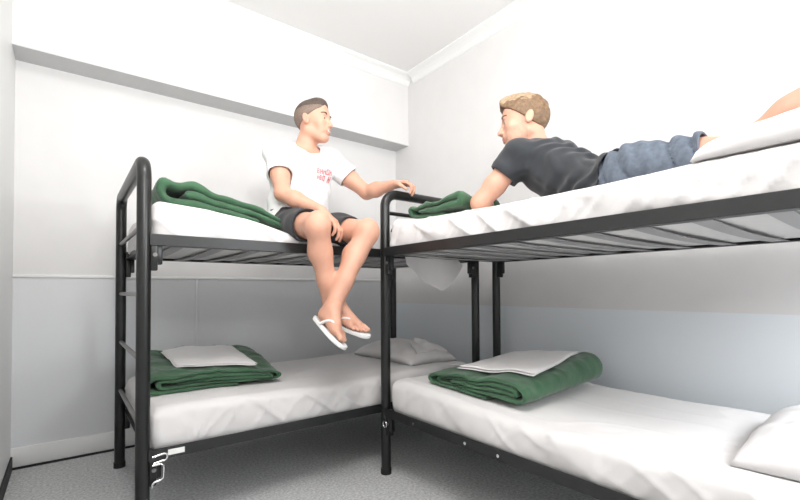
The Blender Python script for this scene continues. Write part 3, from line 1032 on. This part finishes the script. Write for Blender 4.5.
P1 = empty('person', (1.05, 2.25, 1.27))
bpy.context.view_layer.update()
tag(P1, 'young man in white t-shirt and dark shorts sitting on the upper left bunk, legs dangling', 'person')
S = SDF((.78, 1.55, .72), (1.68, 2.50, 2.17), VX)
torso1(S)
S.cap(A1['nkb'] + (0, .0, -.02), hd1.w((-.020, 0, -.045)), .060, .055, .03)
add_head(S, hd1, 1.05)
for s in 'RL':
    uparm1(S, s)
    el, wr = A1['el' + s], A1['wr' + s]
    mid = el * .65 + wr * .35
    S.cap(el, mid, .042, .043, .02); S.cap(mid, wr, .043, .027, .02)
    thigh1(S, s)
    kn, an = A1['kn' + s], A1['an' + s]
    S.ell(kn + (0, -.012, .008), (.052, .050, .056), None, .025)
    d = an - kn
    calf = kn + d * .33 + np.array((.0, .022, 0))
    S.cap(kn + (0, 0, -.02), calf, .052, .054, .03)
    S.cap(calf, kn + d * .68 + (0, .006, 0), .054, .039, .03)
    S.cap(kn + d * .68 + (0, .006, 0), an, .039, .034, .03)
    S.cap(kn, an, .040, .030, .03)
add_foot(S, ftL1, 1, 1.0); add_foot(S, ftR1, -1, 1.0)
S.cap(A1['anL'], ftL1.w((.05, 0, .07)), .034, .034, .02)
S.cap(A1['anR'], ftR1.w((.05, 0, .07)), .034, .034, .02)
# right hand hangs between the thighs, left hand rests on the neighbouring bed frame
add_hand(S, A1['wrR'], (.62, -.42, -.66), (-.28, .45, -.85), -1, (.42, .50, .55, .60), .03, .5, 1.05, .9)
add_hand(S, A1['wrL'], (.50, -.86, -.02), (-.05, .05, -1), 1, (.80, .86, .90, .95), .03, .8, 1.0)
V, F = S.mesh()
body1 = np_obj('body', V - np.array((1.05, 2.25, 1.27)), F, SKIN(), P1)
hdl = Head(hd1.c - np.array((1.05, 2.25, 1.27)), hd1.R[:, 0], hd1.R[:, 2], hd1.k)
skin_slots(body1, hdl, False, True)
eyes(hd1, P1, M['hairdark'], (1, .0, -.1))
hair(hd1, None, lambda x, y, z: np.maximum(-(z - (.012 + .62 * x + .55 * np.maximum(0, -x - .02) * 0) - .010 * np.sin(y * 30) * 0) , np.maximum(x - .078 + .35 * np.maximum(0, np.abs(y) - .03), np.where(np.abs(y) > .062, .0, -1.0) * 0 - 1)), .004, M['hairdark'], P1,
     lambda S: S.ell(hd1.w((.035, 0, .085)), np.array((.050, .050, .042)) * hd1.k, hd1.R, .03))
h1 = P1.children[-1]
h1.data.materials.append(M['fade'])
c = np.empty(len(h1.data.polygons) * 3); h1.data.polygons.foreach_get('center', c)
q = Head(hd1.c - np.array((1.05, 2.25, 1.27)), hd1.R[:, 0], hd1.R[:, 2], hd1.k).loc(c.reshape(-1, 3))
h1.data.polygons.foreach_set('material_index', (q[:, 2] < .070 - .25 * np.minimum(0, q[:, 0] + .02) * -1).astype(np.int32))
# shirt
S = SDF((.80, 2.0, 1.30), (1.50, 2.56, 1.90), VX)
g = .010
torso1(S, g + .006)
S.loft([(A1['pel'] + (0, 0, .02), .172, .120), (A1['wst'], .172, .128), (A1['rib'], .176, .122)], LATX, .03)
cuts = [sleeve(S, A1['sh' + s], A1['el' + s], .50, .074, .073, .063) for s in 'RL']
S.disp(lambda x, y, z: .0045 * np.sin(46 * z + 14 * x + 3 * np.sin(20 * x + 5)) * sstep(1.72, 1.45, z) + .0050 * np.sin(38 * np.sqrt((x - 1.08) ** 2 + .0009) + 34 * (z - 1.5) + 1.2 * np.sin(24 * x + 9 * z)) )
S.shell(.0085)
open_hem(S, cuts)
S.plane((1.05, 2.3, 1.352), (0, -.10, -1))
nk = A1['nkb'] + np.array((.006, -.055, .012))
S.ell(nk, (.074, .088, .062), np.array(Matrix.Rotation(-.5, 3, 'X')), .004, 'd')
shirt1 = sdf_child('t_shirt', S, M['tee'], P1)
# shorts
S = SDF((.78, 1.80, 1.22), (1.36, 2.52, 1.50), VX)
S.loft([(A1['pel'] + (0, 0, -.01), .172, .118), (A1['pel'] + (.005, .01, .06), .168, .114)], LATX, .03)
for s in 'RL': thigh1(S, s, .015, .025, .82)
S.disp(lambda x, y, z: .004 * np.sin(38 * y + 12 * x + 2 * np.sin(22 * x)) )
S.shell(.010)
for s in 'RL':
    hp, kn = A1['hp' + s], A1['kn' + s]
    d = nrm(kn - hp); ax = hp + (kn - hp) * .72
    sl, X, Y, Z = S.win(ax - .13, ax + .13)
    pl = (X - ax[0]) * d[0] + (Y - ax[1]) * d[1] + (Z - ax[2]) * d[2]
    S.D[sl] = np.maximum(S.D[sl], np.where(Y < 2.08, pl, -1).astype(np.float32))
S.plane((1.05, 2.3, 1.45), (0, .1, 1))
shorts1 = sdf_child('shorts', S, M['short'], P1)
flip_flop_parent = P1
class FL:                                    # foot frame relative to the person's origin
    def __init__(s, f): s.f = f
    def w(s, p): return s.f.w(p) - np.array((1.05, 2.25, 1.27))
flip_flop(FL(ftL1), 1, 1.0, P1, 'white flip-flop on the front foot')
flip_flop(FL(ftR1), -1, 1.0, P1, 'white flip-flop on the back foot')
# faded red two-line print on the chest, letters unreadable in the photo
def chest_print():
    bv = BVHTree.FromPolygons([tuple(v.co) for v in shirt1.data.vertices], [tuple(p.vertices) for p in shirt1.data.polygons])
    rows = [['111101111', '101101101', '111111111', '101101101', '111101111'], None]
    glyphs = {'a': ('110', '101', '110', '101', '110'), 'b': ('111', '101', '101', '101', '111'), 'c': ('101', '101', '111', '101', '101'),
              'd': ('111', '100', '110', '100', '111'), 'e': ('111', '100', '111', '001', '111'), 'f': ('111', '010', '010', '010', '010'), 'g': ('010', '101', '111', '101', '101')}
    lines = [('acgbc', .0), ('gab c', -.036)]
    cellx, cellz = .0056, .0062
    org = np.array((1.118, 1.0, 1.700)) - np.array((1.05, 2.25, 1.27))
    V = []; F = []
    for txt, dz in lines:
        for li, ch in enumerate(txt):
            if ch == ' ': continue
            for r, row in enumerate(glyphs[ch]):
                for c_, on in enumerate(row):
                    if on == '0': continue
                    q = []
                    for (a, b) in ((0, 0), (1, 0), (1, -1), (0, -1)):
                        x = org[0] + (li * 3.45 + c_ + a) * cellx; z = org[2] + dz - (r - b) * cellz
                        h = bv.ray_cast(Vector((x, -1.0, z)), Vector((0, 1, 0)))
                        if h[0] is None: break
                        q.append((x, h[0].y - .0016, z))
                    if len(q) == 4:
                        i = len(V); V += q; F.append((i, i + 1, i + 2, i + 3))
    o = mesh_obj('printed_lettering', V, F, M['red'], shirt1)
    o['label'] = 'faded red two-line print'
chest_print()

# ---- lying man ------------------------------------------------------------------
hd2 = Head((1.745, 1.272, 1.806), (-.60, .80, -.06), (.02, .10, 1.0), 1.06)
A2 = dict(
    pel=np.array((1.765, .745, 1.428)), wst=np.array((1.775, .905, 1.412)), rib=np.array((1.800, 1.055, 1.500)), che=np.array((1.820, 1.165, 1.590)), nkb=np.array((1.805, 1.235, 1.665)),
    shL=np.array((1.650, 1.240, 1.610)), shR=np.array((1.985, 1.280, 1.640)), elL=np.array((1.545, 1.375, 1.412)), wrL=np.array((1.735, 1.475, 1.405)),
    elR=np.array((2.00, 1.285, 1.41)), wrR=np.array((1.86, 1.46, 1.405)),
    hpL=np.array((1.675, .72, 1.425)), hpR=np.array((1.855, .72, 1.430)), knL=np.array((1.705, .330, 1.425)), knR=np.array((1.860, .420, 1.495)),
    anL=np.array((1.74, .02, 1.62)), anR=np.array((1.885, .085, 1.735)))
LAT2 = (1, .06, 0)
def torso2(S, g=0.0, k=.03):
    a = A2
    S.loft([(a['pel'], .160 + g, .100 + g), (a['wst'], .140 + g, .080 + g), (a['rib'], .155 + g, .098 + g), (a['che'], .165 + g, .100 + g)], LAT2, k)
    S.cap(a['shL'] + (.03, 0, .0), a['shR'] - (.03, 0, .0), .062 + g, .062 + g, k)
    S.cap(a['nkb'], a['shL'] + (.01, 0, .01), .054 + g, .052 + g, k)
    S.cap(a['nkb'], a['shR'] + (-.01, 0, .01), .054 + g, .052 + g, k)
def uparm2(S, s, g=0.0, k=.02):
    a = A2
    sh, el = a['sh' + s], a['el' + s]
    S.ell(sh, np.array((.060, .060, .062)) + g, None, k)
    S.cap(sh, sh * .4 + el * .6, .054 + g, .050 + g, k)
    if g == 0: S.cap(sh * .4 + el * .6, el, .050, .042, k)
P2O = np.array((1.77, .75, 1.36))
P2 = empty('person', tuple(P2O))
bpy.context.view_layer.update()
tag(P2, 'young man in charcoal t-shirt and denim shorts lying on the upper right bunk', 'person')
S = SDF((1.42, -.12, 1.30), (2.16, 1.72, 2.00), VX)
torso2(S)
S.cap(A2['nkb'] + (0, .0, -.02), hd2.w((-.030, 0, -.045)), .063, .058, .03)
add_head(S, hd2, 1.0, 1.03, -.024, .0048)
for s in 'LR':
    uparm2(S, s)
    el, wr = A2['el' + s], A2['wr' + s]
    mid = el * .65 + wr * .35
    S.cap(el, mid, .043, .044, .02); S.cap(mid, wr, .044, .028, .02)
    hp, kn, an = A2['hp' + s], A2['kn' + s], A2['an' + s]
    S.ell(hp + (0, -.0, .030), (.085, .11, .070), None, .03)
    S.cap(hp, hp * .5 + kn * .5, .090, .076, .03); S.cap(hp * .5 + kn * .5, kn, .076, .056, .03)
    d = an - kn
    S.cap(kn, kn + d * .3, .054, .058, .03); S.cap(kn + d * .3, an, .058, .034, .03)
    f2 = Foot(an + d / np.linalg.norm(d) * .05 + np.array((0, .05, 0)), an + d / np.linalg.norm(d) * .16 + np.array((0, -.16, .12)), (0, -.5, -.8))
add_hand(S, A2['wrL'], (.80, .58, .02), (.1, -.1, -1), -1, (.25, .28, .3, .32), .03, .3)
add_hand(S, A2['wrR'], (-.75, .62, .02), (-.1, -.1, -1), 1, (.25, .28, .3, .32), .03, .3)
# feet, raised behind him
for s in 'LR':
    an, kn = A2['an' + s], A2['kn' + s]
    d = nrm(an - kn)
    back = np.array((0, 1, 0)) - d * d[1]
    back = nrm(back)
    heel = an + d * .055 + back * .035
    ft = Foot(heel, heel + nrm(d * .75 - back * .6) * .2, nrm(-d * .6 - back * .75) )
    S.cap(an, heel + d * -.02 - back * .02, .034, .030, .02)
    S.cap(heel - back * .02, heel + nrm(d * .75 - back * .6) * .14 - back * .02, .030, .024, .02)
    S.cap(an - back * .01, heel + nrm(d * .75 - back * .6) * .15 - back * .03, .030, .022, .02)
    for i in range(5):
        p = heel + nrm(d * .75 - back * .6) * (.15 - .006 * i) + np.array(((i - 2) * .017, 0, 0)) - back * .02
        S.cap(p, p + nrm(d * .75 - back * .6) * .05, .010 - .0006 * i, .008, .004)
V, F = S.mesh()
body2 = np_obj('body', V - P2O, F, SKIN(), P2)
skin_slots(body2, Head(hd2.c - P2O, hd2.R[:, 0], hd2.R[:, 2], hd2.k), True, False)
eyes(hd2, P2, M['hairblond'], (1, 0, 0))
def ext2(S):
    S.ell(hd2.w((.030, 0, .098)), np.array((.066, .058, .036)) * hd2.k, hd2.R, .03)
    S.ell(hd2.w((.076, .0, .092)), np.array((.026, .048, .024)) * hd2.k, hd2.R, .02)
h2 = hair(hd2, None, lambda x, y, z: np.maximum(-(z - (.004 + .80 * np.maximum(x, -.03) + .5 * np.minimum(0, x + .03))), np.maximum(x - .100, -1)), .008, [M['hairblond'], M['hairlight']], P2, ext2, .0065)
me = h2.data
c = np.empty(len(me.polygons) * 3); me.polygons.foreach_get('center', c)
q = Head(hd2.c - P2O, hd2.R[:, 0], hd2.R[:, 2], hd2.k).loc(c.reshape(-1, 3))
me.polygons.foreach_set('material_index', ((q[:, 2] + .022 * vnoise(q[:, 0] * 60, q[:, 1] * 110, q[:, 2] * 30) > .092) & (q[:, 0] + .02 * vnoise(q[:, 0] * 40, q[:, 1] * 90, 3) > -.055)).astype(np.int32))
# shirt
S = SDF((1.40, .70, 1.30), (2.20, 1.50, 1.84), VX)
torso2(S, .014)
S.loft([(A2['pel'] + (0, .05, .008), .188, .122), (A2['wst'], .165, .090), (A2['rib'] + (0, 0, -.01), .170, .118), (A2['che'] + (0, 0, -.02), .178, .128)], LAT2, .03)
cuts = [sleeve(S, A2['sh' + s], A2['el' + s], .40, .076, .070, .061) for s in 'LR']
S.disp(lambda x, y, z: .006 * np.sin(60 * (y - .35 * x) + 50 * (z - 1.5) + 3 * np.sin(14 * x + 20 * z)) * sstep(1.22, 1.05, y) + .004 * np.sin(50 * z - 40 * y + 2 * np.sin(25 * x)))
S.shell(.0085)
open_hem(S, cuts)
S.plane((1.77, .820, 1.45), (0, -1, -.15))
S.ell(A2['nkb'] + np.array((-.02, .055, .040)), (.078, .070, .082), None, .004, 'd')
sdf_child('t_shirt', S, M['teeb'], P2)
# denim shorts
S = SDF((1.50, .36, 1.30), (2.06, 1.02, 1.66), VX)
S.loft([(A2['pel'] + (0, .12, -.002), .160, .094), (A2['pel'] + (0, .03, .005), .172, .112), (A2['pel'] + (0, -.06, 0), .170, .105)], LAT2, .03)
for s in 'LR':
    hp, kn = A2['hp' + s], A2['kn' + s]
    S.ell(hp + (0, 0, .030), (.096, .125, .080), None, .03)
    S.cap(hp, hp * .4 + kn * .6, .104, .096, .03)
S.disp(lambda x, y, z: .010 * (1 - np.abs(np.sin(30 * y - 30 * (z - 1.45) + 1.6 * np.sin(10 * x + 11 * z) + .9 * np.sin(23 * y)))) ** 2 - .005 * np.abs(np.sin(30 * y - 30 * (z - 1.45) + 1.6 * np.sin(10 * x + 11 * z) + .9 * np.sin(23 * y))) + .003 * np.sin(110 * y - 30 * z + 2 * np.sin(25 * x)))
S.shell(.010)
for s in 'LR':
    hp, kn = A2['hp' + s], A2['kn' + s]
    d = nrm(kn - hp); ax = hp + (kn - hp) * (.54 if s == 'L' else .60)
    sl, X, Y, Z = S.win(ax - .15, ax + .15)
    pl = (X - ax[0]) * d[0] + (Y - ax[1]) * d[1] + (Z - ax[2]) * d[2] + 0 * X
    m_ = ((X < 1.765) if s == 'L' else (X >= 1.765)) & (Y + 0 * Z < .62)
    S.D[sl] = np.maximum(S.D[sl], np.where(m_, pl, -1).astype(np.float32))
S.plane((1.77, .885, 1.45), (0, 1, .1))
sdf_child('denim_shorts', S, M['denim'], P2)
# ------------------------------------------------------------------ camera
yaw, pitch, roll, f, cx, cy = 0.9152, .0199, -.0053, 430.9384, 398.967, 282.6646
cam = bpy.data.cameras.new('camera'); co = link(bpy.data.objects.new('camera', cam))
fw = Vector((math.cos(yaw), math.sin(yaw), 0)); rt = Vector((math.sin(yaw), -math.cos(yaw), 0)); upv = Vector((0, 0, 1))
Fv = fw * math.cos(pitch) + upv * math.sin(pitch); Uv = upv * math.cos(pitch) - fw * math.sin(pitch)
Rv = rt * math.cos(roll) + Uv * math.sin(roll); Vv = Uv * math.cos(roll) - rt * math.sin(roll)
mw = Matrix((Rv, Vv, -Fv)).transposed().to_4x4(); mw.translation = (0, 0, H)
co.matrix_world = mw
cam.sensor_fit = 'HORIZONTAL'; cam.sensor_width = 36; cam.lens = f * 36 / 800
cam.shift_x = (400 - cx) / 800; cam.shift_y = (cy - 250) / 800
cam.clip_start = .02
SC.camera = co

# ------------------------------------------------------------------ light
def area(name, loc, target, size, size_y, power, col=(1, 1, 1), spread=180):
    l = bpy.data.lights.new(name, 'AREA'); l.shape = 'RECTANGLE'; l.size = size; l.size_y = size_y
    l.energy = power; l.color = col; l.spread = math.radians(spread)
    o = link(bpy.data.objects.new(name, l)); o.location = loc
    o.rotation_euler = (Vector(target) - Vector(loc)).to_track_quat('-Z', 'Y').to_euler()
    return o
area('ceiling_lamp', (0.38, 0.55, 2.93), (0.42, 0.80, 0), .8, .8, 25, (1, .985, .97))
area('bounced_flash', (0.15, -0.10, 1.9), (0.70, 1.5, 3.2), .4, .4, 31, (1, .99, .975), 130)
area('window_daylight', (1.90, -0.95, 1.60), (1.95, 0.6, 0.55), 1.0, 1.0, 62, (.93, .97, 1))
w = bpy.data.worlds.new('world'); SC.world = w; w.use_nodes = True
w.node_tree.nodes['Background'].inputs[0].default_value = (1, 1, 1, 1)
w.node_tree.nodes['Background'].inputs[1].default_value = 0.3
SC.view_settings.view_transform = 'Standard'; SC.view_settings.look = 'None'
SC.view_settings.gamma = 1.0; SC.view_settings.use_curve_mapping = False
SC.view_settings.exposure = 0.22
